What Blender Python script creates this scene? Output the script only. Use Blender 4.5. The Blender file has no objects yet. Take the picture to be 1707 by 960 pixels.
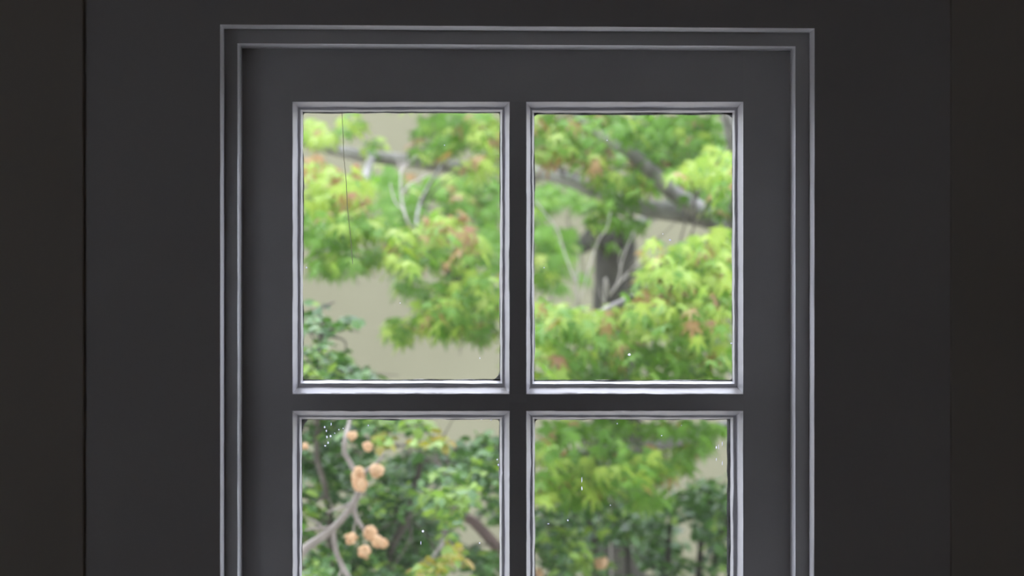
import bpy, bmesh, math, random
from mathutils import Vector, Matrix, Euler, noise

R = random.Random(7)
scene = bpy.context.scene
COL = scene.collection

# ------------------------------------------------------------------ camera
D, F, H = 3.6, 5538.0, 1.65          # distance to the sash, focal length in pixels, eye height
cam_d = bpy.data.cameras.new('camera')
cam_d.sensor_width = 36.0
cam_d.lens = F / 1707.0 * 36.0
cam_d.clip_start, cam_d.clip_end = 0.05, 300
cam_d.dof.use_dof = True
cam_d.dof.focus_distance = D + 0.01
cam_d.dof.aperture_fstop = 8.2
cam = bpy.data.objects.new('camera', cam_d)
cam.location = (0, -D, H)
cam.rotation_euler = (math.pi / 2, 0, 0)
COL.objects.link(cam)
scene.camera = cam

# ------------------------------------------------------------------ sky (bright overcast) and veiled sun
world = bpy.data.worlds.new('overcast_sky')
scene.world = world
world.use_nodes = True
wn, wl = world.node_tree.nodes, world.node_tree.links
wn.clear()
w_out = wn.new('ShaderNodeOutputWorld')
w_bg = wn.new('ShaderNodeBackground')
w_tc = wn.new('ShaderNodeTexCoord')
w_sep = wn.new('ShaderNodeSeparateXYZ')
w_ramp = wn.new('ShaderNodeValToRGB')
w_ramp.color_ramp.elements[0].position = 0.0
w_ramp.color_ramp.elements[0].color = (0.77, 0.79, 0.95, 1)
w_ramp.color_ramp.elements[1].position = 1.0
w_ramp.color_ramp.elements[1].color = (0.92, 0.94, 1.14, 1)
wl.new(w_tc.outputs['Generated'], w_sep.inputs[0])
wl.new(w_sep.outputs['Z'], w_ramp.inputs[0])
wl.new(w_ramp.outputs[0], w_bg.inputs['Color'])
w_bg.inputs['Strength'].default_value = 5.3
wl.new(w_bg.outputs[0], w_out.inputs['Surface'])

sun_d = bpy.data.lights.new('veiled_sun', 'SUN')
sun_d.energy = 1.2
sun_d.angle = math.radians(25)
sun_d.color = (1.0, 0.96, 0.88)
sun = bpy.data.objects.new('veiled_sun', sun_d)
sun.rotation_euler = Vector((0.34, -0.46, -0.82)).to_track_quat('-Z', 'Y').to_euler()
COL.objects.link(sun)

vs = scene.view_settings
vs.view_transform = 'Standard'
vs.look = 'None'
vs.exposure = 0.0
vs.gamma = 1.0
vs.use_curve_mapping = False
cy = scene.cycles
cy.use_denoising = True
cy.max_bounces = 12
cy.diffuse_bounces = 6
cy.transparent_max_bounces = 24
cy.caustics_reflective = False
cy.sample_clamp_indirect = 4.0


# ------------------------------------------------------------------ helpers
def P(px, py, y):
    """world point on the plane at depth y that lies on the line of sight of pixel (px, py)"""
    k = (y + D) / F
    return Vector(((px - 853.5) * k, y, H - (py - 480.0) * k))


def link(name, me, parent=None, loc=None):
    o = bpy.data.objects.new(name, me)
    COL.objects.link(o)
    if parent is not None:
        o.parent = parent
    if loc is not None:
        o.location = loc
    return o


def empty(name, loc=(0, 0, 0)):
    o = bpy.data.objects.new(name, None)
    o.empty_display_size = 0.05
    o.location = loc
    COL.objects.link(o)
    return o


def tag(o, label=None, cat=None, group=None, kind=None):
    if label: o['label'] = label
    if cat: o['category'] = cat
    if group: o['group'] = group
    if kind: o['kind'] = kind
    return o


def mesh_obj(name, verts, faces, mat, parent=None, smooth=False, origin=None):
    if parent is not None:
        b = parent.matrix_basis.translation
        pp = parent.parent
        if pp is not None:
            b = b + pp.matrix_basis.translation
    else:
        b = Vector((0, 0, 0))
    org = Vector(origin) if origin is not None else sum((Vector(v) for v in verts), Vector()) / max(1, len(verts))
    me = bpy.data.meshes.new(name)
    me.from_pydata([tuple(Vector(v) - org) for v in verts], [], faces)
    bm = bmesh.new()
    bm.from_mesh(me)
    bmesh.ops.recalc_face_normals(bm, faces=bm.faces)
    bm.to_mesh(me)
    bm.free()
    if smooth:
        for p in me.polygons: p.use_smooth = True
    me.materials.append(mat)
    o = link(name, me, parent, org - b)
    return o


def box(name, x0, x1, y0, y1, z0, z1, mat, parent=None, bevel=0.0):
    vs_ = [(x, y, z) for x in (x0, x1) for y in (y0, y1) for z in (z0, z1)]
    fs = [(0, 1, 3, 2), (4, 6, 7, 5), (0, 4, 5, 1), (2, 3, 7, 6), (0, 2, 6, 4), (1, 5, 7, 3)]
    o = mesh_obj(name, vs_, fs, mat, parent)
    if bevel:
        m = o.modifiers.new('bevel', 'BEVEL')
        m.width = bevel
        m.segments = 2
    return o


def quad(l, t, r, b, tr=None, rb=None):
    """corner pixels of a slightly out-of-true rectangle: TL, TR, BR, BL"""
    return [(l, t), (r, t if tr is None else tr), (r if rb is None else rb, b), (l, b)]


def ring(name, knots, mat, parent=None, n=40, amp=0.0, smooth=True, seed=0, flat_mat=None, flat_from=3):
    """sweep a closed profile around a rectangular opening; knots = (corner pixels, depth)"""
    rr = random.Random(seed)
    verts, faces = [], []
    for ki, (q, y) in enumerate(knots):
        ph = rr.uniform(0, 99)
        cx = sum(c[0] for c in q) / 4
        cyy = sum(c[1] for c in q) / 4
        for s in range(4):
            a, b = q[s], q[(s + 1) % 4]
            for i in range(n):
                t = i / n
                px = a[0] + (b[0] - a[0]) * t
                py = a[1] + (b[1] - a[1]) * t
                if amp:
                    e = min(1.0, 8 * min(t, 1 - t))
                    w = noise.noise(Vector((px * 0.013 + ki * 0.35, py * 0.013, ph * 0.02 + seed))) * 0.7 + \
                        noise.noise(Vector((px * 0.05, py * 0.05, seed * 3.1 + ki * 0.5))) * 0.45
                    w *= amp * e
                    if s in (0, 2): py += w
                    else: px += w
                verts.append(P(px, py, y))
    m = 4 * n
    K = len(knots)
    for k in range(K):
        k2 = (k + 1) % K
        for i in range(m):
            j = (i + 1) % m
            faces.append((k * m + i, k * m + j, k2 * m + j, k2 * m + i))
    o = mesh_obj(name, verts, faces, mat, parent, smooth)
    if flat_mat is not None:
        o.data.materials.append(flat_mat)
        for i, p in enumerate(o.data.polygons):
            if i // m >= flat_from: p.material_index = 1
    if smooth:
        me = o.data
        try:
            me.set_sharp_from_angle(angle=math.radians(28))
        except Exception:
            pass
    return o


def catmull(pts, rads, sub=5):
    out, ro = [], []
    n = len(pts)
    for i in range(n - 1):
        p0, p1, p2, p3 = pts[max(0, i - 1)], pts[i], pts[i + 1], pts[min(n - 1, i + 2)]
        for k in range(sub):
            t = k / sub
            out.append(0.5 * ((2 * p1) + (p2 - p0) * t + (2 * p0 - 5 * p1 + 4 * p2 - p3) * t * t +
                              (3 * p1 - p0 - 3 * p2 + p3) * t ** 3))
            ro.append(rads[i] + (rads[i + 1] - rads[i]) * t)
    out.append(pts[-1])
    ro.append(rads[-1])
    return out, ro


def tube(name, pts, rads, mat, parent, sides=8, sub=5, rough=0.08):
    pts = [Vector(p) for p in pts]
    pts, rads = catmull(pts, rads, sub)
    verts, faces = [], []
    up = Vector((0.3, 1, 0.2)).normalized()
    for i, p in enumerate(pts):
        d = (pts[min(i + 1, len(pts) - 1)] - pts[max(0, i - 1)]).normalized()
        a = d.cross(up)
        if a.length < 1e-3: a = d.cross(Vector((1, 0, 0)))
        a.normalize()
        b = d.cross(a)
        for s in range(sides):
            th = 2 * math.pi * s / sides
            r = rads[i] * (1 + rough * noise.noise(p * 9 + Vector((s, 0, 0))))
            verts.append(p + a * (r * math.cos(th)) + b * (r * math.sin(th)))
    for i in range(len(pts) - 1):
        for s in range(sides):
            s2 = (s + 1) % sides
            faces.append((i * sides + s, i * sides + s2, (i + 1) * sides + s2, (i + 1) * sides + s))
    faces.append(tuple(range(sides)))
    faces.append(tuple(range((len(pts) - 1) * sides, len(pts) * sides)))
    return mesh_obj(name, verts, faces, mat, parent, True)


# ------------------------------------------------------------------ materials
def mat(name):
    m = bpy.data.materials.new(name)
    m.use_nodes = True
    nt = m.node_tree
    return m, nt.nodes, nt.links, nt.nodes['Principled BSDF']


def painted(name, c1, c2, rough=0.4, scale=14.0, bump=0.08, bscale=120.0):
    m, n, l, b = mat(name)
    tc = n.new('ShaderNodeTexCoord')
    nz = n.new('ShaderNodeTexNoise')
    nz.inputs['Scale'].default_value = scale
    nz.inputs['Detail'].default_value = 5
    rp = n.new('ShaderNodeValToRGB')
    rp.color_ramp.elements[0].position = 0.35
    rp.color_ramp.elements[1].position = 0.65
    rp.color_ramp.elements[0].color = (*c1, 1)
    rp.color_ramp.elements[1].color = (*c2, 1)
    l.new(tc.outputs['Object'], nz.inputs['Vector'])
    l.new(nz.outputs['Fac'], rp.inputs[0])
    l.new(rp.outputs[0], b.inputs['Base Color'])
    b.inputs['Roughness'].default_value = rough
    nb = n.new('ShaderNodeTexNoise')
    nb.inputs['Scale'].default_value = bscale
    nb.inputs['Detail'].default_value = 3
    bp = n.new('ShaderNodeBump')
    bp.inputs['Strength'].default_value = bump
    bp.inputs['Distance'].default_value = 0.002
    l.new(tc.outputs['Object'], nb.inputs['Vector'])
    l.new(nb.outputs['Fac'], bp.inputs['Height'])
    l.new(bp.outputs[0], b.inputs['Normal'])
    return m


M = {}
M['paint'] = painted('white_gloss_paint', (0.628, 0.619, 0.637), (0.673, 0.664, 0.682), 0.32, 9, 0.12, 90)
M['sash'] = painted('shaded_sash_paint', (0.352, 0.343, 0.330), (0.387, 0.378, 0.365), 0.5, 9, 0.12, 90)  # same white paint, darkened so the sash flats look shaded
M['lit_reveal'] = painted('lit_reveal_paint', (0.87, 0.87, 0.88), (0.90, 0.90, 0.91), 0.3, 9, 0.1, 90)  # same white paint, lightened so the reveal strips look lit
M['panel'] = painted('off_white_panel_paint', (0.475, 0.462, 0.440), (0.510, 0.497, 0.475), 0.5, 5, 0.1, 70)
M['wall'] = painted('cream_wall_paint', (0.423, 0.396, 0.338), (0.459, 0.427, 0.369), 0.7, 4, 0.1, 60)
M['ceiling'] = painted('ceiling_paint', (0.7, 0.69, 0.66), (0.74, 0.73, 0.7), 0.8, 4)
M['floor'] = painted('oak_floor', (0.20, 0.12, 0.065), (0.29, 0.18, 0.10), 0.4, 6)
M['putty'] = painted('old_putty', (0.30, 0.29, 0.28), (0.62, 0.61, 0.62), 0.8, 60, 0.5, 250)
M['stucco'] = painted('garden_wall_stucco', (0.187, 0.181, 0.110), (0.212, 0.206, 0.129), 0.85, 1.6, 0.5, 45)
M['coping'] = painted('coping_stone', (0.36, 0.35, 0.30), (0.46, 0.45, 0.39), 0.85, 12, 0.4, 60)
M['house'] = painted('house_render', (0.62, 0.61, 0.57), (0.68, 0.67, 0.62), 0.8, 3, 0.4, 60)
M['soil'] = painted('garden_soil', (0.10, 0.085, 0.055), (0.22, 0.19, 0.13), 0.95, 3, 0.9, 20)
M['gravel'] = painted('bounce_gravel', (0.42, 0.41, 0.39), (0.60, 0.59, 0.57), 0.95, 40, 0.9, 90)  # kept pale to bounce daylight up at the window
M['bark_grey'] = painted('grey_maple_bark', (0.171, 0.160, 0.151), (0.396, 0.373, 0.365), 0.85, 18, 0.7, 60)
M['bark_dark'] = painted('dark_mossy_bark', (0.018, 0.017, 0.010), (0.045, 0.042, 0.027), 0.9, 14, 0.8, 60)
M['bark_pale'] = painted('pale_twig_bark', (0.150, 0.132, 0.110), (0.246, 0.220, 0.189), 0.8, 30, 0.3, 90)
M['bark_bleached'] = painted('bleached_dead_twig', (0.36, 0.33, 0.29), (0.5, 0.46, 0.42), 0.8, 30, 0.3, 90)
M['bark_brown'] = painted('brown_shrub_bark', (0.05, 0.042, 0.03), (0.12, 0.105, 0.08), 0.85, 22, 0.5, 70)
M['bark_pink'] = painted('pinkish_branch_bark', (0.123, 0.084, 0.075), (0.194, 0.136, 0.123), 0.85, 22, 0.5, 70)


def leaf_mat(name, stops, trans, tcol, rough=0.45, spec=0.4):
    m, n, l, b = mat(name)
    oi = n.new('ShaderNodeObjectInfo')
    ge = n.new('ShaderNodeNewGeometry')
    ad = n.new('ShaderNodeMath'); ad.operation = 'ADD'
    fr = n.new('ShaderNodeMath'); fr.operation = 'FRACT'
    rp = n.new('ShaderNodeValToRGB')
    e = rp.color_ramp.elements
    while len(e) < len(stops): e.new(0.5)
    for i, (p, c) in enumerate(stops):
        e[i].position = p
        e[i].color = (*c, 1)
    l.new(oi.outputs['Random'], ad.inputs[0])
    l.new(ge.outputs['Random Per Island'], ad.inputs[1])
    l.new(ad.outputs[0], fr.inputs[0])
    l.new(fr.outputs[0], rp.inputs[0])
    l.new(rp.outputs[0], b.inputs['Base Color'])
    b.inputs['Roughness'].default_value = rough
    b.inputs['Specular IOR Level'].default_value = spec
    tr = n.new('ShaderNodeBsdfTranslucent')
    mx = n.new('ShaderNodeMix'); mx.data_type = 'RGBA'; mx.blend_type = 'MULTIPLY'
    mx.inputs['Factor'].default_value = 1.0
    mx.inputs['B'].default_value = (*tcol, 1)
    l.new(rp.outputs[0], mx.inputs['A'])
    l.new(mx.outputs['Result'], tr.inputs['Color'])
    sh = n.new('ShaderNodeMixShader')
    sh.inputs[0].default_value = trans
    l.new(b.outputs[0], sh.inputs[1])
    l.new(tr.outputs[0], sh.inputs[2])
    l.new(sh.outputs[0], n['Material Output'].inputs['Surface'])
    return m


M['young'] = leaf_mat('young_maple_leaf', [(0.0, (0.288, 0.411, 0.047)), (0.35, (0.333, 0.451, 0.072)), (0.7, (0.244, 0.397, 0.045)),
                                           (1.0, (0.366, 0.463, 0.108))], 0.42, (1.15, 1.15, 0.8))
M['mature'] = leaf_mat('mature_maple_leaf', [(0.0, (0.090, 0.218, 0.019)), (0.4, (0.142, 0.296, 0.026)), (0.75, (0.115, 0.263, 0.026)),
                                             (1.0, (0.188, 0.334, 0.040))], 0.42, (1.15, 1.2, 0.8))
M['tip'] = leaf_mat('bronze_maple_leaf', [(0.0, (0.299, 0.167, 0.062)), (0.5, (0.326, 0.220, 0.070)), (1.0, (0.299, 0.145, 0.079))],
                    0.35, (1.1, 0.95, 0.8))
M['ever'] = leaf_mat('evergreen_leaf', [(0.0, (0.026, 0.075, 0.014)), (0.4, (0.044, 0.115, 0.021)), (0.7, (0.061, 0.150, 0.029)),
                                        (1.0, (0.087, 0.186, 0.038))], 0.2, (1.2, 1.3, 0.7), 0.4, 0.5)
M['ever_new'] = leaf_mat('fresh_evergreen_leaf', [(0.0, (0.158, 0.275, 0.040)), (0.5, (0.201, 0.309, 0.057)), (1.0, (0.127, 0.252, 0.040))],
                         0.35, (1.2, 1.2, 0.7))
M['yellow'] = leaf_mat('yellowing_leaf', [(0.0, (0.222, 0.232, 0.026)), (0.6, (0.244, 0.240, 0.044)), (1.0, (0.244, 0.176, 0.031))],
                       0.35, (1.1, 1.05, 0.7))
M['blossom'] = leaf_mat('peach_petal', [(0.0, (0.581, 0.405, 0.229)), (0.5, (0.616, 0.449, 0.273)), (1.0, (0.546, 0.352, 0.194))],
                        0.35, (1.05, 0.95, 0.85), 0.6, 0.2)


M['speck'] = leaf_mat('paint_speck', [(0.0, (0.880, 0.880, 0.986)), (1.0, (0.990, 0.990, 1.109))], 0.7, (1.0, 1.0, 1.0))
M['scratch'] = leaf_mat('glass_scratch', [(0.0, (0.42, 0.42, 0.33)), (1.0, (0.46, 0.46, 0.37))], 0.6, (1.0, 1.0, 1.0))


def glass_mat(dust):
    m, n, l, b = mat('old_window_glass')
    n.remove(b)
    tr = n.new('ShaderNodeBsdfTransparent')
    tr.inputs['Color'].default_value = (0.97, 0.985, 0.97, 1)
    gl = n.new('ShaderNodeBsdfGlossy')
    gl.inputs['Roughness'].default_value = 0.03
    fr = n.new('ShaderNodeFresnel')
    fr.inputs['IOR'].default_value = 1.45
    m1 = n.new('ShaderNodeMixShader')
    ge = n.new('ShaderNodeNewGeometry')      # reflect at the entry face only: a thin pane has no total reflection
    iv = n.new('ShaderNodeMath'); iv.operation = 'SUBTRACT'; iv.inputs[0].default_value = 1.0
    mu = n.new('ShaderNodeMath'); mu.operation = 'MULTIPLY'
    l.new(ge.outputs['Backfacing'], iv.inputs[1])
    l.new(fr.outputs[0], mu.inputs[0])
    l.new(iv.outputs[0], mu.inputs[1])
    l.new(mu.outputs[0], m1.inputs[0])
    l.new(tr.outputs[0], m1.inputs[1])
    l.new(gl.outputs[0], m1.inputs[2])
    du = n.new('ShaderNodeBsdfTranslucent')
    du.inputs['Color'].default_value = (0.8, 0.8, 0.78, 1)
    tc = n.new('ShaderNodeTexCoord')
    nz = n.new('ShaderNodeTexNoise')
    nz.inputs['Scale'].default_value = 9
    nz.inputs['Detail'].default_value = 6
    mr = n.new('ShaderNodeMapRange')
    mr.inputs['From Min'].default_value = 0.3
    mr.inputs['From Max'].default_value = 0.7
    mr.inputs['To Min'].default_value = dust * 0.6
    mr.inputs['To Max'].default_value = dust * 1.4
    l.new(tc.outputs['Object'], nz.inputs['Vector'])
    l.new(nz.outputs['Fac'], mr.inputs['Value'])
    m2 = n.new('ShaderNodeMixShader')
    l.new(mr.outputs[0], m2.inputs[0])
    l.new(m1.outputs[0], m2.inputs[1])
    l.new(du.outputs[0], m2.inputs[2])
    l.new(m2.outputs[0], n['Material Output'].inputs['Surface'])
    return m


M['glass'] = glass_mat(0.005)

# ------------------------------------------------------------------ depths of the stepped surround (room side is -y)
Y_STOP, Y_PANEL, Y_WALL = -0.065, -0.120, -0.131
Y_OUT = 0.09                       # outer face of the house wall
Y_GLASS = 0.037
RX0, RX1, RY0, RZ1 = -2.4, 2.1, -5.2, 2.75


def rect_ring(name, outer, inner, y0, y1, m, parent=None):
    """flat wall slab with a rectangular hole; rects as (x0, x1, z0, z1)"""
    def c(r): return [(r[0], r[3]), (r[1], r[3]), (r[1], r[2]), (r[0], r[2])]
    verts, faces = [], []
    for y in (y0, y1):
        for r in (outer, inner):
            verts += [(x, y, z) for x, z in c(r)]
    for i in range(4):
        j = (i + 1) % 4
        faces += [(i, j, 4 + j, 4 + i), (8 + i, 12 + i, 12 + j, 8 + j), (i, 8 + i, 8 + j, j), (4 + i, 4 + j, 12 + j, 12 + i)]
    return mesh_obj(name, verts, faces, m, parent)


# ------------------------------------------------------------------ room shell
floor = box('floor', RX0 - 0.15, RX1 + 0.15, RY0 - 0.15, Y_OUT, -0.12, 0.0, M['floor'])
tag(floor, 'dark oak floor of the dim room', kind='structure')
ceil = box('ceiling', RX0 - 0.15, RX1 + 0.15, RY0 - 0.15, Y_OUT, RZ1, RZ1 + 0.15, M['ceiling'])
tag(ceil, 'plain pale ceiling of the dim room', kind='structure')
# window wall: room-side layer holds the shallow recess, outer layer holds the window opening
k = P(138, -160, Y_WALL); k2 = P(1586, -160, Y_WALL)
kp = P(146, 0, Y_PANEL); kp2 = P(1578, 0, Y_PANEL)
verts, faces = [], []
zt = 2.38
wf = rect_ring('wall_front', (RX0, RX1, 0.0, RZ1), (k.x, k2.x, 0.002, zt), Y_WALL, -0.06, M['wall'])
# narrow softened arris of the recess is part of the wall slab
bm = wf.modifiers.new('bevel', 'BEVEL'); bm.width = 0.003; bm.segments = 3
tag(wf, 'dark cream room wall with a shallow recess around the window', kind='structure')
wo = P(372, 46, 0.0); wo2 = P(1350, 46, 0.0); zb_open = P(0, 1800, 0.0).z
we = rect_ring('wall_exterior', (RX0 - 0.15, RX1 + 2.5, -0.3, 7.0), (wo.x, wo2.x, zb_open, wo.z), -0.02, Y_OUT, M['house'])  # carried up out of view to hold sky light off the garden
tag(we, 'pale rendered outer leaf of the window wall, extended upward to shade the garden', kind='structure')
eave = box('shade_eave', RX0 - 0.15, RX1 + 2.5, Y_OUT, Y_OUT + 0.65, 2.85, 2.97, M['house'])  # unseen overhang added to cut overhead sky light on the lower ledges
tag(eave, 'added unseen eave above the window, shading its lower ledges', kind='structure')
# side walls; the rear one holds an added, unseen window that supplies the room's fill light
W2 = (-2.05, -1.1, 1.1, 2.15)      # x0, x1, z0, z1
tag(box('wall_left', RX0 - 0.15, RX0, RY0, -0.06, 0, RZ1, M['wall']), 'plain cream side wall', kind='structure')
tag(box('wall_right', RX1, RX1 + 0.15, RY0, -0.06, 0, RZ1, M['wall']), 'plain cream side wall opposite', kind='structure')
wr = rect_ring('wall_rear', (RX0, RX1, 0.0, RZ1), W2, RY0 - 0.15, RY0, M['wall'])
tag(wr, 'cream wall behind the camera with an added fill-light window', kind='structure')
w2 = empty('fill_window', ((W2[0] + W2[1]) / 2, RY0 - 0.08, W2[2]))  # unseen opening added to let fill light into the room
tag(w2, 'added unseen window in the rear wall for fill light', kind='structure')
ya, yb_ = RY0 - 0.11, RY0 - 0.06
box('stile', W2[0], W2[0] + 0.06, ya, yb_, W2[2], W2[3], M['paint'], w2)
box('stile', W2[1] - 0.06, W2[1], ya, yb_, W2[2], W2[3], M['paint'], w2)
box('rail', W2[0] + 0.06, W2[1] - 0.06, ya, yb_, W2[3] - 0.06, W2[3], M['paint'], w2)
box('rail', W2[0] + 0.06, W2[1] - 0.06, ya, yb_, W2[2], W2[2] + 0.07, M['paint'], w2)
box('pane', W2[0] + 0.06, W2[1] - 0.06, RY0 - 0.087, RY0 - 0.084, W2[2] + 0.07, W2[3] - 0.06, M['glass'], w2)

# flat panel board between the recess and the window frame
pb = 1812
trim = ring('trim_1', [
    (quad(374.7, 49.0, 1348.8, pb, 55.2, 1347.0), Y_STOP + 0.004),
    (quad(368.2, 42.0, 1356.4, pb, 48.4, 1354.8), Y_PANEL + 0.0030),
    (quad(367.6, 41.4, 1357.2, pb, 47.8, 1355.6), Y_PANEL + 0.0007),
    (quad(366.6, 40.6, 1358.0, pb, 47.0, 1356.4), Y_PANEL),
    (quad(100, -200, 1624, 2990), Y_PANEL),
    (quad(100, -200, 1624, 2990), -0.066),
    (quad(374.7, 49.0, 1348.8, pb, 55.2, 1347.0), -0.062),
], M['lit_reveal'], None, 60, 0.35, True, 3, M['panel'])  # inner step faces carry the lightened paint, standing in for window light
tag(trim, 'flat off-white panel board around the window', kind='structure')

# ------------------------------------------------------------------ window_1: six-light casement
win = empty('window_1', P(861, 1800, 0.0))
tag(win, 'white painted casement window with small panes and moulded glazing bars', kind='structure')
sb = 1806
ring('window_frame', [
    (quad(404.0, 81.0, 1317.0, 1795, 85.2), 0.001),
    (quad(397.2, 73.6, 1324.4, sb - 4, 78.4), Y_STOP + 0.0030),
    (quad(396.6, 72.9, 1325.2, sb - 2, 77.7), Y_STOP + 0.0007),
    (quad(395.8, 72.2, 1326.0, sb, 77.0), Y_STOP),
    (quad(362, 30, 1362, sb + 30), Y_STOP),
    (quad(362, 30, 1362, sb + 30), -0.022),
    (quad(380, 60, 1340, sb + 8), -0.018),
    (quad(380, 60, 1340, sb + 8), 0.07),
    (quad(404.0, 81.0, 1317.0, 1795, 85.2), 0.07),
], M['lit_reveal'], win, 60, 0.3, True, 5, M['sash'])  # window light painted in: lightened reveal faces, darkened stop face

COLX = [(487.2, 849.6), (877.2, 1239.4)]
ROWY = [(169.2, 657.0), (684.8, 1173.0), (1201.0, 1689.0)]
SASH_B = 1792
YB = 0.058
s0 = (D) / F


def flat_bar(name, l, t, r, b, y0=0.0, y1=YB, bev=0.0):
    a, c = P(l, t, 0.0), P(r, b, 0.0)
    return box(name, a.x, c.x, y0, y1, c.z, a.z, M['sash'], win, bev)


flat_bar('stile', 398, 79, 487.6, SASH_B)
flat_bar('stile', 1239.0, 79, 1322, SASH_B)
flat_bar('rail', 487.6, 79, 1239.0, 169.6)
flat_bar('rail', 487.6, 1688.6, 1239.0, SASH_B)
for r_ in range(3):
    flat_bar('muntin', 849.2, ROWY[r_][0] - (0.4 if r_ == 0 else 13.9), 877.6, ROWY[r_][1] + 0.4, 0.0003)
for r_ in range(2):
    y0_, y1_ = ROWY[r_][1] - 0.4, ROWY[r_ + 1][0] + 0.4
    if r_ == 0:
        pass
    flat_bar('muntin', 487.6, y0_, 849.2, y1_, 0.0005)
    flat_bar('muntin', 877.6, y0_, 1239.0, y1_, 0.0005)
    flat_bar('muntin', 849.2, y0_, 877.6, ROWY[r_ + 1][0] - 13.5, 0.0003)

# glass edges of the panes (left, top, right, bottom), a little different in each light
GL = {(0, 0): (505.0, 186.6, 833.8, 634.5), (0, 1): (890.2, 188.0, 1220.8, 635.5),
      (1, 0): (503.0, 698.5, 833.0, 1150.0), (1, 1): (891.0, 698.5, 1217.5, 1150.0),
      (2, 0): (504.0, 1217.0, 833.0, 1667.0), (2, 1): (891.0, 1217.0, 1220.0, 1667.0)}
PROF = [(0.0, 0.0), (0.04, 0.0006), (0.14, 0.0045), (0.32, 0.0115), (0.50, 0.0195), (0.56, 0.0215),
        (0.60, 0.0218), (0.76, 0.0215), (0.80, 0.0218), (0.86, 0.0245), (1.0, Y_GLASS)]
for r_ in range(3):
    for c_ in range(2):
        L, Rr = COLX[c_]
        T, B = ROWY[r_]
        gl, gt, gr, gb = GL[(r_, c_)]
        sd = 11 + r_ * 2 + c_
        kn = []
        for f, d in PROF:
            kn.append((quad(L + (gl - L) * f, T + (gt - T) * f, Rr + (gr - Rr) * f, B + (gb - B) * f), d))
        kn.append((quad(L - 0.5, T - 0.5, Rr + 0.5, B + 0.5), Y_GLASS))
        kn.append((quad(L - 0.5, T - 0.5, Rr + 0.5, B + 0.5), 0.001))
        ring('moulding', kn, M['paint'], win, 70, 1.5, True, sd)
        a, c = P(L + 6, T + 6, Y_GLASS), P(Rr - 6, B - 6, Y_GLASS)
        pane = box('pane', a.x, c.x, Y_GLASS + 0.0004, Y_GLASS + 0.0032, c.z, a.z, M['glass'], win)
        # ragged putty fillet on the outside of the glass
        rr = random.Random(sd * 7)
        over = {'t': 2.0, 'b': 2.2, 'l': 0.6, 'r': 0.6}
        if (r_, c_) == (0, 1): over['t'] = 3.0
        if (r_, c_) == (1, 1): over['r'] = 5.5
        if r_ == 1: over['t'] = 0.8
        yg = Y_GLASS + 0.0034

        def pq(e, wob):
            return quad(gl + e * over['l'], gt + e * over['t'], gr - e * over['r'], gb - e * over['b'])
        kp_ = [(pq(1.0, 1), yg), (pq(0.9, 1), yg + 0.002), (quad(L + 8, T + 8, Rr - 8, B - 8), 0.052),
               (quad(L - 0.5, T - 0.5, Rr + 0.5, B + 0.5), 0.055), (quad(L - 0.5, T - 0.5, Rr + 0.5, B + 0.5), yg)]
        ring('putty', kp_, M['putty'], win, 90, 2.4, False, sd + 40)
        # blobs of paint left in the corners of the glass
        for (cxp, cyp, sx, sy) in ((gl, gt, 1, 1), (gr, gt, -1, 1), (gr, gb, -1, -1), (gl, gb, 1, -1)):
            e1, e2 = rr.uniform(3, 9), rr.uniform(3, 9)
            if (r_, c_) == (0, 0) and sx < 0 and sy < 0: e1, e2 = 14, 15
            if (r_, c_) == (0, 1) and sx < 0 and sy > 0: e1, e2 = 19, 9
            if (r_, c_) == (1, 0) and sx > 0 and sy > 0: e1, e2 = 11, 22
            if (r_, c_) == (0, 1) and sx > 0 and sy > 0: e1, e2 = 16, 6
            base = [(-3, -3), (e1, -3), (e1 * 0.93, 1.2), (e1 * 0.5, e2 * 0.30), (e1 * 0.3, e2 * 0.5), (1.2, e2 * 0.95), (-3, e2)]
            vv = [P(cxp + sx * q[0], cyp + sy * q[1], yg) for q in base] + [P(cxp + sx * q[0] * 0.9, cyp + sy * q[1] * 0.9, yg + 0.003) for q in base]
            m_ = len(base)
            ff = [tuple(range(m_)), tuple(range(m_, 2 * m_))] + [(i, (i + 1) % m_, m_ + (i + 1) % m_, m_ + i) for i in range(m_)]
            mesh_obj('putty_corner', vv, ff, M['putty'], win)
        # specks and dried runs on this pane: (px, py, half width, half height)
        SP = {(0, 0): [(741, 242, 1.2, 1.2), (800, 597, 1.2, 1.3), (511, 446, 1.6, 1.8), (667, 505, 1.2, 1.0)],
              (0, 1): [(1049, 591, 3.4, 2.6), (1117, 400, 3.6, 1.6), (1012, 234, 1.6, 1.4), (907, 446, 1.8, 1.0), (1219, 572, 2.2, 1.4),
                       (1105, 390, 1.0, 1.0)],
              (1, 0): [(705, 885.5, 2.4, 2.8), (701.5, 905, 0.8, 4.0), (799.5, 905, 1.5, 1.5), (614, 709, 1.8, 1.6), (831, 775, 2.2, 2.6),
                       (829, 766, 1.8, 2.0), (545, 728, 1.5, 3.0), (551, 727, 2.0, 2.8), (547, 738, 1.8, 2.8), (542, 743, 2.4, 1.6),
                       (552, 707, 1.2, 3.2), (541, 712, 1.8, 2.6), (544, 718, 1.6, 2.4), (565, 716, 1.5, 1.5), (572, 714, 1.2, 1.4),
                       (558, 722, 1.2, 1.2), (819, 700, 2.0, 1.2), (803, 699, 2.4, 1.2)],
              (1, 1): [(970, 800, 0.9, 6.0), (970, 814, 1.4, 4.5), (946.5, 867, 1.6, 1.8), (1017.5, 842, 1.4, 1.4), (1103, 726, 1.4, 1.4),
                       (1029, 706, 1.5, 1.5), (1194, 746, 1.4, 3.0), (1198, 745, 0.8, 5.0), (1204, 740, 0.8, 5.0), (1204, 772, 0.9, 5.0),
                       (1194, 766, 0.8, 4.0), (1136, 709, 1.2, 1.2), (914, 873, 2.2, 1.0)]}
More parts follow.
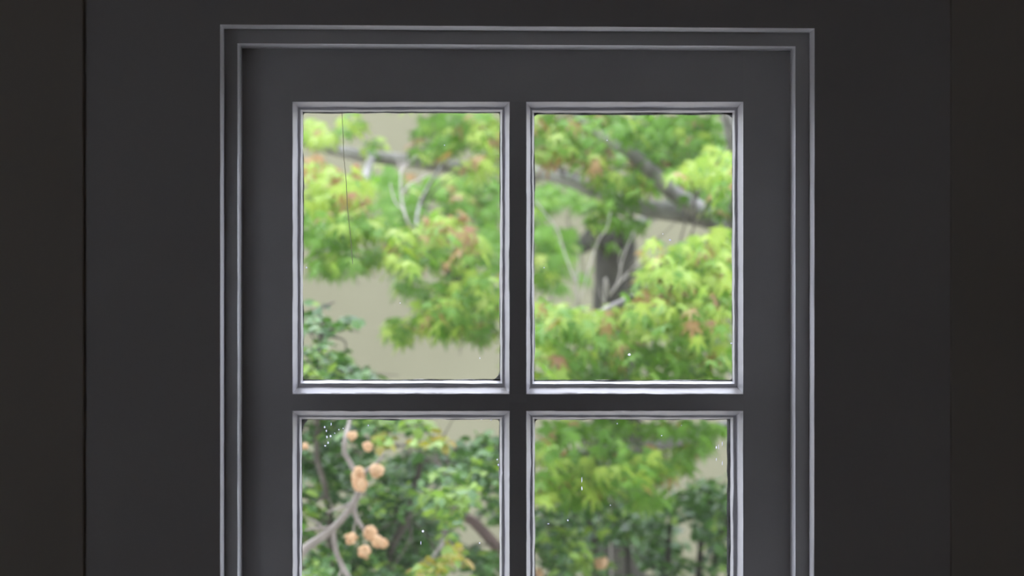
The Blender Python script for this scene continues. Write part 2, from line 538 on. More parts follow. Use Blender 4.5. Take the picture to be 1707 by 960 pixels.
        for (sx, sy, hw, hh) in SP.get((r_, c_), []):
            hw, hh = hw * 0.78, hh * 0.8
            m_ = 9
            vv, ff = [], []
            for lay, (sc, yo) in enumerate(((1.0, 0.0), (0.55, 0.0008))):
                for i in range(m_):
                    th = 2 * math.pi * i / m_
                    q = rr.uniform(0.7, 1.15) * sc
                    vv.append(P(sx + hw * q * math.cos(th), sy + hh * q * math.sin(th), Y_GLASS + 0.0032 + 0.0001 + yo))
            ff = [tuple(range(m_)), tuple(range(m_, 2 * m_))] + [(i, (i + 1) % m_, m_ + (i + 1) % m_, m_ + i) for i in range(m_)]
            mesh_obj('paint_speck', vv, ff, M['speck'], pane)
# long wandering scratch on the upper left pane
pane_ul = [o for o in win.children if o.name.startswith('pane')][0]
sp = [(570, 188), (572, 225), (573, 260), (577, 300), (579, 345), (584, 390), (588, 440)]
vv, ff = [], []
for i, (a_, b_) in enumerate(sp):
    for dx, dy in ((-0.5, 0.0), (0.5, 0.0), (0.0, 0.0004)):
        vv.append(P(a_ + dx, b_, Y_GLASS + 0.0033 + dy))
for i in range(len(sp) - 1):
    for j in range(3):
        ff.append((i * 3 + j, i * 3 + (j + 1) % 3, i * 3 + 3 + (j + 1) % 3, i * 3 + 3 + j))
mesh_obj('scratch', vv, ff, M['scratch'], pane_ul)
# outer stone sill
a, c = P(360, 1795, 0.0), P(1362, 1795, 0.0)
box('sill', a.x, c.x, 0.071, Y_OUT + 0.05, zb_open - 0.001, zb_open + 0.03, M['paint'], win, 0.004)

# ------------------------------------------------------------------ garden shell
Y_BACK = 7.6
reflector = box('reflector', -9, 9, Y_OUT, 2.0, -0.4, -0.29, M['gravel'])  # unseen pale ground added to bounce light into the window
tag(reflector, 'added unseen pale gravel patio along the foot of the house wall', 'reflector', kind='structure')
ground = box('ground', -9, 9, 2.0, 14, -0.4, -0.3, M['soil'])
tag(ground, 'bare brown garden soil', 'ground', kind='structure')
g2 = box('ground', -9, 9, -16, RY0 - 0.15, -0.4, -0.3, M['soil'])
tag(g2, 'soil behind the house', 'ground', kind='structure')
gw = empty('garden_wall', (0, Y_BACK, -0.3))
tag(gw, 'tall beige-green stucco garden wall behind the trees', 'wall', kind='structure')
box('wall_body', -7, 7, Y_BACK, Y_BACK + 0.25, -0.3, 3.05, M['stucco'], gw)
box('plinth', -7, 7, Y_BACK - 0.03, Y_BACK, -0.3, 0.55, M['stucco'], gw, 0.01)
for i in range(14):
    box('coping_stone', -7 + i + 0.004, -6 + i - 0.004, Y_BACK - 0.05, Y_BACK + 0.30, 3.05, 3.13, M['coping'], gw, 0.012)

# ------------------------------------------------------------------ leaves
def maple_leaf(seed):
    rr = random.Random(seed)
    angs = [-128, -88, -45, 0, 45, 88, 128]
    lens = [0.36, 0.66, 0.92, 1.0, 0.92, 0.66, 0.36]
    ring_, dep = [(-14 * 0 - 160, 0.10)], []
    pts = [(0.0, 0.0, 0.0)]
    pol = []
    pol.append((-165, 0.10))
    for i, (a_, l_) in enumerate(zip(angs, lens)):
        l2 = l_ * rr.uniform(0.88, 1.08)
        a2 = a_ + rr.uniform(-5, 5)
        pol.append((a2 - 9, l2 * 0.55))
        pol.append((a2, l2))
        pol.append((a2 + 9, l2 * 0.55))
        if i < 6:
            pol.append(((a_ + angs[i + 1]) / 2, 0.27))
    pol.append((165, 0.10))
    for a_, l_ in pol:
        th = math.radians(a_)
        pts.append((math.sin(th) * l_ * 0.55, math.cos(th) * l_ * 0.62, -0.16 * l_ * l_ + rr.uniform(-0.02, 0.02)))
    n_ = len(pol)
    fs = [(0, i + 2, i + 1) for i in range(n_ - 1)]
    fs.append((0, 1, n_))
    return pts, fs


def oval_leaf(seed):
    rr = random.Random(seed)
    ws = [(0.0, 0.0), (0.18, 0.24), (0.48, 0.36), (0.78, 0.27), (1.0, 0.0)]
    pts, fs = [], []
    cur = rr.uniform(0.1, 0.25)
    for t, w in ws:
        z = -cur * t * t
        if w == 0:
            pts.append((0, t, z))
        else:
            pts += [(-w, t, z + 0.09), (0, t, z), (w, t, z + 0.09)]
    # 0 | 1 2 3 | 4 5 6 | 7 8 9 | 10
    fs = [(0, 2, 1), (0, 3, 2)]
    for a_ in (1, 4):
        fs += [(a_, a_ + 1, a_ + 4, a_ + 3), (a_ + 1, a_ + 2, a_ + 5, a_ + 4)]
    fs += [(7, 8, 10), (8, 9, 10)]
    return pts, fs


LEAFGEO = {'maple': [maple_leaf(i) for i in range(3)], 'oval': [oval_leaf(i) for i in range(3)]}
LEAFMESH = {}


def leaf_mesh(shape, v, mname):
    key = (shape, v, mname)
    if key not in LEAFMESH:
        pts, fs = LEAFGEO[shape][v]
        me = bpy.data.meshes.new('leaf')
        me.from_pydata(pts, [], fs)
        me.materials.append(M[mname])
        for p in me.polygons: p.use_smooth = True
        LEAFMESH[key] = me
    return LEAFMESH[key]


def in_glass(p):
    kk = F / (p.y + D)
    px, py = 853.5 + p.x * kk, 480 - (p.z - H) * kk
    return (500 < px < 836 or 888 < px < 1224) and (184 < py < 638 or 696 < py < 965)


def leaf_matrix(p, size, rr, droop=(12, 62), spread=85, roll=25):
    az = math.radians(-90 + rr.uniform(-spread, spread))
    dr = math.radians(rr.uniform(*droop))
    tip = Vector((math.cos(az) * math.cos(dr), math.sin(az) * math.cos(dr), -math.sin(dr)))
    nor = Vector((math.cos(az) * math.sin(dr), math.sin(az) * math.sin(dr), math.cos(dr)))
    side = tip.cross(nor)
    m3 = Matrix((side, tip, nor)).transposed()
    m3 = m3 @ Matrix.Rotation(math.radians(rr.uniform(-roll, roll)), 3, 'Y')
    return Matrix.Translation(p) @ m3.to_4x4() @ Matrix.Scale(size, 4)


def build_foliage(root, shape, leaves, limit=300):
    """leaves = (matrix, material); the 300 that show largest become leaf objects, the rest one mass"""
    base = root.location
    sc = []
    for i, (mx, mn) in enumerate(leaves):
        p = mx.translation
        vis = 1.0 if in_glass(p) else 0.0
        sc.append((-(vis * mx.to_scale().x / (p.y + D)) + 0.0, p.y, i))
    order = [i for _, _, i in sorted(sc, key=lambda t: (0 if t[0] < 0 else 1, t[1] + 30 * t[0]))]
    top, rest = order[:limit], order[limit:]
    rr = random.Random(len(leaves))
    off = Matrix.Translation(-base)
    for i in top:
        mx, mn = leaves[i]
        o = bpy.data.objects.new('leaf', leaf_mesh(shape, rr.randrange(3), mn))
        COL.objects.link(o)
        o.parent = root
        o.matrix_basis = off @ mx
    if rest:
        verts, faces, mids, names = [], [], [], []
        for i in rest:
            mx, mn = leaves[i]
            if mn not in names: names.append(mn)
            pts, fs = LEAFGEO[shape][rr.randrange(3)]
            b0 = len(verts)
            mm = off @ mx
            verts += [tuple(mm @ Vector(q)) for q in pts]
            faces += [tuple(b0 + j for j in f) for f in fs]
            mids += [names.index(mn)] * len(fs)
        me = bpy.data.meshes.new('foliage')
        me.from_pydata(verts, [], faces)
        for nme in names: me.materials.append(M[nme])
        me.polygons.foreach_set('material_index', mids)
        me.polygons.foreach_set('use_smooth', [True] * len(faces))
        o = link('foliage', me, root)
        o['kind'] = 'stuff'


def pick(mix, rr):
    t = rr.random() * sum(w for _, w in mix)
    for nme, w in mix:
        t -= w
        if t <= 0: return nme
    return mix[-1][0]


def near_point(bough_pts, p):
    return min(bough_pts, key=lambda q: (q - p).length + (0.25 if q.z < p.z - 0.25 else 0))


def clusters_to_leaves(cl, mixes, size, rr, dens=1.0, dsd=0.16, root=None, boughs=None, bark=None, **kw):
    out = []
    for (px, py, rx, ry, y, mk) in cl:
        n_ = max(3, int(rx * ry * math.pi / 170.0 * dens))
        for _ in range(n_):
            u, v = rr.gauss(0, 0.55), rr.gauss(0, 0.55)
            if u * u + v * v > 1.6: u *= 0.5; v *= 0.5
            yy = y + rr.gauss(0, dsd)
            p = P(px + u * rx, py + v * ry, yy)
            out.append((leaf_matrix(p, size * rr.uniform(0.7, 1.2), rr, **kw), pick(mixes[mk], rr)))
        if boughs is not None and py > 160:
            c0 = P(px, py, y)
            q = near_point(boughs, c0)
            mid = (q + c0) / 2 + Vector((rr.uniform(-.03, .03), rr.uniform(-.04, .04), 0.015))
            tube('twig', [q, mid, c0, c0 + (c0 - mid).normalized() * 0.06], [0.0024, 0.0018, 0.0014, 0.0008], bark, root, 5, 4)
    return out

MIX = {'Y': [('young', 7), ('mature', 2), ('tip', 1)], 'YT': [('young', 5), ('tip', 3), ('mature', 1)],
       'YM': [('young', 4), ('mature', 5), ('tip', 0.7)], 'M': [('mature', 9), ('young', 1.2), ('tip', 0.4)],
       'MD': [('mature', 1)]}
EMIX = {'E': [('ever', 9), ('ever_new', 1.2)], 'N': [('ever_new', 6), ('ever', 3)], 'D': [('ever', 1)],
        'L': [('yellow', 6), ('ever_new', 3)], 'EN': [('ever', 5), ('ever_new', 4)]}


def path(pp):
    return [P(a, b, y) for a, b, y in pp]


# ---- nearer maple with grey boughs; its trunk stands behind the lime foliage at the right
rm = random.Random(21)
base = P(1262, 480, 3.9); base.z = -0.3
mA = empty('japanese_maple', base)
tag(mA, 'large maple with grey boughs and lime green leaves filling the upper panes', 'tree')
tr_pts = [Vector((base.x + 0.05, 3.95, -0.32)), Vector((base.x + 0.02, 3.92, 0.5)), P(1255, 560, 3.9), P(1225, 420, 3.9), P(1206, 372, 3.9)]
tube('trunk', tr_pts, [0.085, 0.07, 0.055, 0.045, 0.036], M['bark_grey'], mA, 10)
b1 = path([(1214, 384, 3.9), (1180, 362, 3.88), (1130, 354, 3.85), (1075, 347, 3.85), (1010, 325, 3.95), (940, 298, 4.0), (880, 286, 4.1),
           (800, 282, 4.15), (735, 276, 4.15), (680, 268, 4.1), (620, 262, 4.1), (560, 250, 4.1), (500, 234, 4.1), (400, 215, 4.1), (280, 230, 4.1), (170, 280, 4.1)])
tube('bough', b1, [0.030, 0.027, 0.023, 0.020, 0.017, 0.015, 0.015, 0.0155, 0.016, 0.0155, 0.015, 0.014, 0.013, 0.010, 0.007, 0.004], M['bark_grey'], mA, 10)
b2 = path([(1208, 376, 3.9), (1165, 350, 3.8), (1120, 320, 3.7), (1085, 285, 3.65), (1050, 255, 3.6), (1018, 236, 3.6), (960, 190, 3.6), (900, 120, 3.6)])
tube('bough', b2, [0.026, 0.021, 0.018, 0.017, 0.014, 0.010, 0.007, 0.004], M['bark_grey'], mA, 10)
b3 = path([(1225, 420, 3.9), (1235, 300, 3.6), (1215, 210, 3.4), (1190, 100, 3.3)])
tube('bough', b3, [0.030, 0.02, 0.013, 0.006], M['bark_grey'], mA, 8)
b4 = path([(1250, 540, 3.9), (1190, 500, 3.4), (1120, 480, 3.1), (1050, 500, 2.95), (960, 540, 2.9), (880, 560, 2.9)])
tube('bough', b4, [0.028, 0.017, 0.012, 0.009, 0.006, 0.003], M['bark_grey'], mA, 8)
b5 = path([(1258, 700, 3.9), (1180, 720, 3.3), (1080, 745, 3.1), (980, 750, 3.0), (880, 780, 3.0)])
tube('bough', b5, [0.022, 0.014, 0.010, 0.007, 0.003], M['bark_grey'], mA, 8)
b6 = path([(735, 276, 4.15), (700, 340, 3.7), (700, 400, 3.4), (760, 470, 3.3), (790, 540, 3.3)])
tube('bough', b6, [0.0035, 0.003, 0.003, 0.0025, 0.002], M['bark_grey'], mA, 8)
b7 = path([(620, 262, 4.1), (600, 320, 3.6), (570, 380, 3.4), (545, 420, 3.4)])
tube('bough', b7, [0.011, 0.008, 0.006, 0.003], M['bark_grey'], mA, 8)
bp_ = b1 + b2 + b3 + b4 + b5 + b6 + b7
CL_A = [
    (525, 220, 32, 22, 3.9, 'Y'), (585, 205, 22, 24, 3.9, 'YM'), (760, 215, 55, 30, 4.0, 'M'), (730, 245, 45, 18, 4.0, 'YM'),
    (815, 225, 25, 40, 3.8, 'Y'), (800, 275, 30, 20, 3.8, 'YT'), (620, 240, 24, 12, 4.2, 'YM'),
    (535, 300, 36, 26, 3.4, 'Y'), (560, 325, 40, 20, 3.3, 'Y'), (595, 310, 18, 34, 3.3, 'YT'), (525, 275, 25, 14, 3.5, 'YT'),
    (535, 355, 38, 22, 3.3, 'YM'), (590, 370, 40, 24, 3.3, 'YM'), (550, 400, 40, 26, 3.4, 'M'), (575, 435, 40, 22, 3.4, 'M'),
    (535, 440, 22, 16, 3.5, 'M'), (640, 380, 34, 22, 3.3, 'YM'), (640, 430, 30, 22, 3.4, 'YM'), (690, 395, 40, 20, 3.2, 'Y'),
    (745, 375, 40, 22, 3.2, 'YT'), (785, 400, 30, 22, 3.3, 'YT'), (700, 425, 45, 22, 3.2, 'YM'), (760, 430, 45, 22, 3.3, 'YM'),
    (675, 470, 24, 18, 3.5, 'M'), (780, 470, 45, 26, 3.3, 'YM'), (730, 490, 36, 24, 3.3, 'YM'), (770, 515, 55, 26, 3.3, 'YM'),
    (720, 530, 30, 24, 3.3, 'YM'), (775, 548, 50, 18, 3.3, 'YM'), (668, 550, 24, 20, 3.4, 'YM'), (815, 500, 20, 34, 3.4, 'YM'),
    (820, 410, 18, 40, 3.6, 'MD'),
    (915, 215, 36, 26, 3.8, 'YM'), (980, 205, 50, 24, 3.7, 'YM'), (1060, 210, 55, 28, 3.6, 'M'), (1130, 215, 50, 30, 3.7, 'M'),
    (1180, 220, 34, 26, 3.8, 'MD'), (915, 255, 34, 18, 3.8, 'YT'), (970, 255, 36, 22, 3.7, 'YM'), (1085, 255, 45, 22, 3.8, 'M'),
    (1140, 265, 40, 25, 3.8, 'M'), (1195, 275, 28, 28, 3.0, 'Y'), (1150, 290, 30, 16, 3.0, 'Y'), (1205, 310, 18, 24, 3.0, 'YM'),
    (1010, 290, 36, 16, 3.7, 'YM'), (1060, 300, 34, 20, 3.7, 'YM'), (985, 272, 25, 14, 3.6, 'Y'), (1150, 318, 26, 18, 3.9, 'M'),
    (1195, 345, 24, 22, 3.8, 'M'), (1035, 330, 40, 16, 3.8, 'M'), (1010, 360, 36, 20, 3.8, 'M'), (1060, 372, 22, 10, 3.8, 'M'),
    (1195, 392, 28, 14, 2.9, 'YT'), (1160, 412, 32, 14, 2.85, 'Y'), (1205, 425, 22, 20, 2.9, 'Y'), (1090, 405, 14, 8, 2.85, 'YT'),
    (1100, 428, 32, 12, 2.85, 'Y'), (1150, 445, 40, 18, 2.85, 'Y'), (1100, 458, 34, 16, 2.9, 'YM'), (1190, 460, 36, 20, 2.9, 'Y'),
    (1140, 480, 50, 20, 2.9, 'Y'), (1080, 490, 36, 18, 2.9, 'YM'), (1195, 500, 34, 22, 2.9, 'YM'), (1060, 520, 34, 16, 2.85, 'Y'),
    (1120, 515, 44, 18, 2.85, 'Y'), (1180, 535, 44, 20, 2.85, 'Y'), (1090, 545, 40, 16, 2.95, 'YM'), (1160, 560, 46, 16, 2.9, 'YM'),
    (910, 512, 26, 14, 2.9, 'Y'), (960, 520, 34, 14, 2.9, 'Y'), (1005, 530, 28, 18, 2.9, 'YT'), (915, 545, 34, 18, 2.9, 'YM'),
    (970, 550, 40, 16, 2.9, 'YM'), (1030, 560, 40, 18, 2.95, 'YM'), (910, 585, 30, 20, 2.95, 'YM'), (960, 590, 40, 18, 3.0, 'M'),
    (1020, 595, 40, 18, 3.0, 'M'), (1085, 590, 44, 20, 3.05, 'M'), (1150, 600, 44, 20, 3.05, 'M'), (1205, 590, 22, 24, 3.0, 'YM'),
    (930, 622, 40, 14, 3.0, 'YM'), (1000, 625, 44, 14, 3.1, 'M'), (1080, 628, 50, 14, 3.1, 'M'), (1170, 632, 50, 14, 3.1, 'M'),
    (940, 715, 45, 14, 3.1, 'M'), (1020, 710, 50, 14, 3.15, 'M'), (1100, 715, 50, 16, 3.15, 'M'), (1175, 715, 36, 18, 3.2, 'M'),
    (915, 750, 30, 22, 3.0, 'YM'), (965, 770, 40, 22, 3.0, 'YM'), (1020, 745, 36, 18, 3.05, 'M'), (1075, 765, 40, 20, 3.0, 'YM'),
    (1060, 790, 44, 20, 3.0, 'YM'), (1110, 775, 36, 20, 3.05, 'YM'), (1000, 805, 40, 20, 3.05, 'YM'), (920, 800, 34, 22, 3.0, 'YM'),
    (960, 825, 40, 16, 3.1, 'M'), (1080, 825, 44, 16, 3.1, 'M'), (1150, 745, 34, 18, 3.2, 'M'), (900, 820, 16, 18, 2.9, 'Y'),
    # foliage beyond the edges of the panes
    (860, 250, 18, 60, 3.8, 'YM'), (860, 480, 16, 70, 3.3, 'YM'), (862, 590, 16, 40, 3.2, 'YM'), (450, 300, 40, 50, 3.6, 'YM'),
    (430, 400, 40, 40, 3.6, 'M'), (1290, 300, 50, 60, 3.3, 'YM'), (1290, 430, 50, 50, 3.2, 'Y'), (1290, 560, 50, 50, 3.2, 'YM'),
    (1290, 720, 50, 50, 3.3, 'M'), (700, 130, 120, 40, 4.0, 'M'), (300, 260, 90, 50, 3.9, 'YM'), (320, 380, 80, 50, 3.7, 'M'), (160, 320, 90, 60, 3.9, 'M'), (1420, 330, 90, 70, 3.5, 'YM'), (1430, 480, 90, 70, 3.4, 'YM'), (1400, 640, 90, 70, 3.5, 'M'), (1560, 420, 80, 80, 3.7, 'M'), (1000, 120, 160, 50, 3.8, 'M'), (1200, 120, 80, 60, 3.6, 'M')]
leavesA = clusters_to_leaves(CL_A, MIX, 0.062, rm, 3.2, 0.13, mA, bp_, M['bark_brown'])
build_foliage(mA, 'maple', leavesA)

# ---- second maple further back with a dark trunk
rm = random.Random(22)
base = P(1026, 480, 5.4); base.z = -0.3
mB = empty('japanese_maple', base)
tag(mB, 'dark-trunked maple standing deeper in the garden against the wall', 'tree')
tube('trunk', [base + Vector((0, 0, -0.02)), base + Vector((0.01, 0, 0.8)), P(1027, 560, 5.4), P(1026, 470, 5.4), P(1028, 402, 5.4), P(1034, 384, 5.42)],
     [0.10, 0.085, 0.066, 0.058, 0.056, 0.04], M['bark_dark'], mB, 12)
bb1 = path([(1022, 420, 5.4), (1004, 392, 5.3), (990, 395, 5.2), (965, 412, 5.1), (930, 400, 5.0), (880, 370, 5.0)])
tube('bough', bb1, [0.034, 0.034, 0.028, 0.02, 0.012, 0.006], M['bark_dark'], mB, 8)
bb2 = path([(1036, 400, 5.4), (1052, 378, 5.35), (1080, 366, 5.3), (1120, 330, 5.3), (1150, 260, 5.3), (1160, 150, 5.3)])
tube('bough', bb2, [0.03, 0.016, 0.014, 0.014, 0.012, 0.005], M['bark_grey'], mB, 8)
bb3 = path([(1030, 400, 5.4), (1000, 330, 5.3), (930, 290, 5.2), (830, 310, 5.1), (740, 330, 5.0), (660, 310, 5.0)])
tube('bough', bb3, [0.03, 0.02, 0.016, 0.013, 0.01, 0.005], M['bark_dark'], mB, 8)
CL_B = [
    (640, 300, 40, 24, 4.9, 'M'), (660, 340, 46, 20, 4.9, 'MD'), (735, 310, 50, 20, 4.9, 'M'), (770, 335, 40, 18, 5.0, 'M'), (790, 300, 40, 20, 5.0, 'MD'),
    (815, 350, 22, 40, 5.0, 'MD'), (700, 360, 50, 16, 5.0, 'MD'), (790, 200, 40, 30, 5.2, 'MD'),
    (920, 320, 34, 20, 5.0, 'MD'), (905, 345, 26, 22, 5.0, 'M'), (965, 335, 30, 16, 5.1, 'MD'), (905, 395, 26, 26, 4.9, 'MD'), (920, 425, 30, 24, 4.9, 'M'),
    (905, 450, 28, 18, 4.9, 'M'), (945, 400, 22, 30, 5.0, 'M'), (975, 458, 12, 10, 4.9, 'M'), (925, 475, 20, 10, 5.0, 'MD'),
    (1040, 240, 60, 30, 5.2, 'MD'), (1130, 300, 50, 30, 5.2, 'MD'), (1110, 240, 50, 30, 5.2, 'MD'), (1180, 260, 40, 40, 5.2, 'MD'), (1010, 408, 22, 6, 5.2, 'M'),
    (960, 240, 50, 26, 5.2, 'MD'), (860, 340, 16, 60, 5.0, 'MD')]
leavesB = clusters_to_leaves(CL_B, MIX, 0.068, rm, 3.0, 0.14, mB, bb1 + bb2 + bb3, M['bark_dark'])
build_foliage(mB, 'maple', leavesB)

# ---- bare pale saplings
def sapling(label, paths):
    first = paths[0][0][0]
    b0 = first.copy(); b0.z = -0.3
    root = empty('bare_sapling', b0)
    tag(root, label, 'sapling', 'bare twiggy saplings among the maples')
    for i, (pts, rads) in enumerate(paths):
        if i == 0:
            pts = [Vector((b0.x, b0.y + 0.6, -0.32)), Vector((b0.x + 0.03, b0.y + 0.45, (pts[0].z - 0.3) * 0.55))] + pts
            rads = [rads[0] * 1.8, rads[0] * 1.4] + rads
        rads = [q * 0.46 for q in rads]
        tube('stem' if i == 0 else 'twig', pts, rads, M['bark_bleached'], root, 6, 4)


def pr(pp, r0, r1):
    pts = path(pp)
    n_ = len(pts) - 1
    return (pts, [r0 + (r1 - r0) * i / n_ for i in range(n_ + 1)])


Yb = 3.05
for p_, r_ in [
    pr([(706, 402, Yb + .3), (682, 374, Yb), (671, 340, Yb), (668, 310, Yb), (668, 285, Yb)], 0.0052, 0.003),
    pr([(668, 285, Yb), (664, 270, Yb), (660, 257, Yb)], 0.0026, 0.001), pr([(668, 287, Yb), (671, 272, Yb), (669, 256, Yb)], 0.0026, 0.001),
    pr([(669, 286, Yb), (678, 274, Yb), (694, 258, Yb)], 0.0028, 0.001), pr([(669, 285, Yb), (675, 270, Yb), (678, 256, Yb)], 0.002, 0.0008),
    pr([(671, 322, Yb), (684, 306, Yb), (705, 296, Yb), (716, 290, Yb)], 0.0032, 0.0014),
    pr([(675, 352, Yb), (660, 338, Yb), (654, 322, Yb), (650, 305, Yb)], 0.0032, 0.002),
    pr([(700, 296, Yb), (706, 289, Yb), (712, 287, Yb)], 0.0016, 0.0008)]:
    tube('dead_twig', p_, [q * 0.55 for q in r_], M['bark_bleached'], mA, 6, 4)
Yb = 3.25
sapling('pale bare sapling with forked upright twigs, left of the lime maple foliage', [
    pr([(1008, 520, Yb), (1016, 494, Yb), (1030, 470, Yb), (1036, 440, Yb), (1044, 415, Yb)], 0.0048, 0.0022),
    pr([(1044, 415, Yb), (1050, 400, Yb), (1058, 384, Yb)], 0.0022, 0.001),
    pr([(1028, 474, Yb), (1034, 450, Yb), (1032, 430, Yb), (1040, 415, Yb)], 0.0022, 0.001),
    pr([(1020, 488, Yb), (1040, 462, Yb), (1062, 440, Yb), (1076, 428, Yb)], 0.0036, 0.0016),
    pr([(1034, 470, Yb), (1050, 458, Yb), (1070, 452, Yb)], 0.0022, 0.001),
    pr([(1008, 508, Yb), (1003, 496, Yb), (999, 482, Yb)], 0.0022, 0.001)])
sapling('thin pale bare sapling arching in front of the garden wall, beside centre bar', [
    pr([(962, 520, Yb), (958, 470, Yb), (942, 425, Yb), (930, 385, Yb), (912, 360, Yb), (892, 335, Yb)], 0.0048, 0.0022),
    pr([(942, 425, Yb), (934, 405, Yb), (924, 388, Yb)], 0.002, 0.001),
    pr([(965, 510, Yb), (984, 440, Yb), (998, 400, Yb), (1012, 380, Yb), (1018, 352, Yb)], 0.0034, 0.0014),
    pr([(960, 490, Yb), (965, 440, Yb), (962, 415, Yb)], 0.0024, 0.001)])

# ---- evergreen shrub with grey branches and peach blossoms, lower left
re_ = random.Random(31)
base = P(560, 480, 2.3); base.z = -0.3
shL = empty('evergreen_shrub', base)
tag(shL, 'dark evergreen shrub with pale branches and peach blossoms, lower left pane', 'shrub')
Yb = 1.95
s1 = path([(440, 1040, 2.1), (480, 950, 2.0), (505, 918, Yb), (540, 893, Yb), (560, 876, Yb), (580, 852, Yb), (597, 822, Yb), (598, 800, Yb), (584, 772, Yb),
           (574, 752, Yb), (576, 728, Yb), (583, 700, Yb + .05), (588, 660, Yb + .1)])
s1 = [Vector((base.x, base.y, -0.32)), Vector((base.x - 0.10, 2.2, 0.55))] + s1
tube('branch', s1, [0.014, 0.011, 0.009, 0.0078, 0.0072, 0.0066, 0.0060, 0.0054, 0.0052, 0.0048, 0.0045, 0.0042, 0.004, 0.0032, 0.002], M['bark_pale'], shL, 8)
s2 = path([(556, 880, Yb), (557, 900, Yb), (562, 925, Yb), (573, 948, Yb), (590, 985, Yb), (600, 1060, 2.0)])
tube('branch', s2, [0.0038, 0.0044, 0.0045, 0.0046, 0.005, 0.005], M['bark_pale'], shL, 8)
for pp, r0, r1 in (
        ([(590, 838, Yb), (592, 858, Yb), (602, 876, Yb), (610, 888, Yb)], 0.005, 0.003),
        ([(598, 800, Yb), (614, 782, Yb), (630, 770, Yb), (640, 755, Yb)], 0.004, 0.0015),
        ([(585, 838, Yb), (570, 846, Yb), (545, 853, Yb)], 0.003, 0.0012),
        ([(550, 880, Yb), (530, 880, Yb), (508, 884, Yb)], 0.003, 0.0014),
        ([(545, 888, Yb), (528, 870, Yb), (510, 862, Yb)], 0.0025, 0.001),
        ([(594, 866, Yb), (590, 880, Yb), (588, 892, Yb)], 0.002, 0.001),
        ([(573, 945, Yb), (568, 955, Yb), (562, 975, Yb)], 0.003, 0.002)):
    p_, r_ = pr(pp, r0, r1)
    tube('twig', p_, r_, M['bark_pale'], shL, 6, 4)
s3 = path([(560, 1000, 2.7), (545, 830, 2.6), (530, 770, 2.6), (528, 735, 2.6), (530, 640, 2.6), (535, 560, 2.6), (532, 515, 2.6)])
s3 = [Vector((base.x + .02, 2.5, -0.32)), Vector((base.x + .02, 2.6, 0.5))] + s3
tube('branch', s3, [0.014, 0.012, 0.01, 0.006, 0.006, 0.006, 0.006, 0.004, 0.002], M['bark_brown'], shL, 8)
s4 = path([(535, 560, 2.6), (560, 545, 2.6), (585, 532, 2.6)])
tube('twig', s4, [0.004, 0.003, 0.0015], M['bark_brown'], shL, 6, 4)
s5 = path([(640, 1000, 2.7), (680, 860, 2.7), (700, 770, 2.7), (690, 720, 2.7), (662, 700, 2.7)])
s5 = [Vector((base.x + .14, 2.7, -0.32)), Vector((base.x + .12, 2.7, 0.5))] + s5
tube('branch', s5, [0.014, 0.011, 0.009, 0.007, 0.006, 0.005, 0.003], M['bark_brown'], shL, 8)
s6 = path([(735, 1020, 2.4), (738, 940, 2.4), (742, 890, 2.4), (745, 850, 2.4), (748, 800, 2.4)])
s6 = [Vector((base.x + .2, 2.45, -0.32)), Vector((base.x + .2, 2.4, 0.5))] + s6
tube('branch', s6, [0.012, 0.009, 0.006, 0.005, 0.0045, 0.004, 0.002], M['bark_pale'], shL, 8)
p_, r_ = pr([(738, 905, 2.4), (724, 925, 2.35), (712, 945, 2.35)], 0.0035, 0.002)
tube('twig', p_, r_, M['bark_pale'], shL, 6, 4)
s7 = path([(900, 1010, 3.0), (850, 940, 3.0), (825, 908, 3.0), (790, 870, 3.0), (768, 855, 3.0), (740, 800, 3.0), (690, 740, 3.0)])
s7 = [Vector((base.x + .42, 3.0, -0.32)), Vector((base.x + .42, 3.0, 0.5))] + s7
tube('branch', s7, [0.016, 0.015, 0.014, 0.0125, 0.012, 0.011, 0.009, 0.006, 0.003], M['bark_pink'], shL, 8)
eb = s1[3:] + s3[3:] + s5[3:] + s6[3:] + s7[3:]
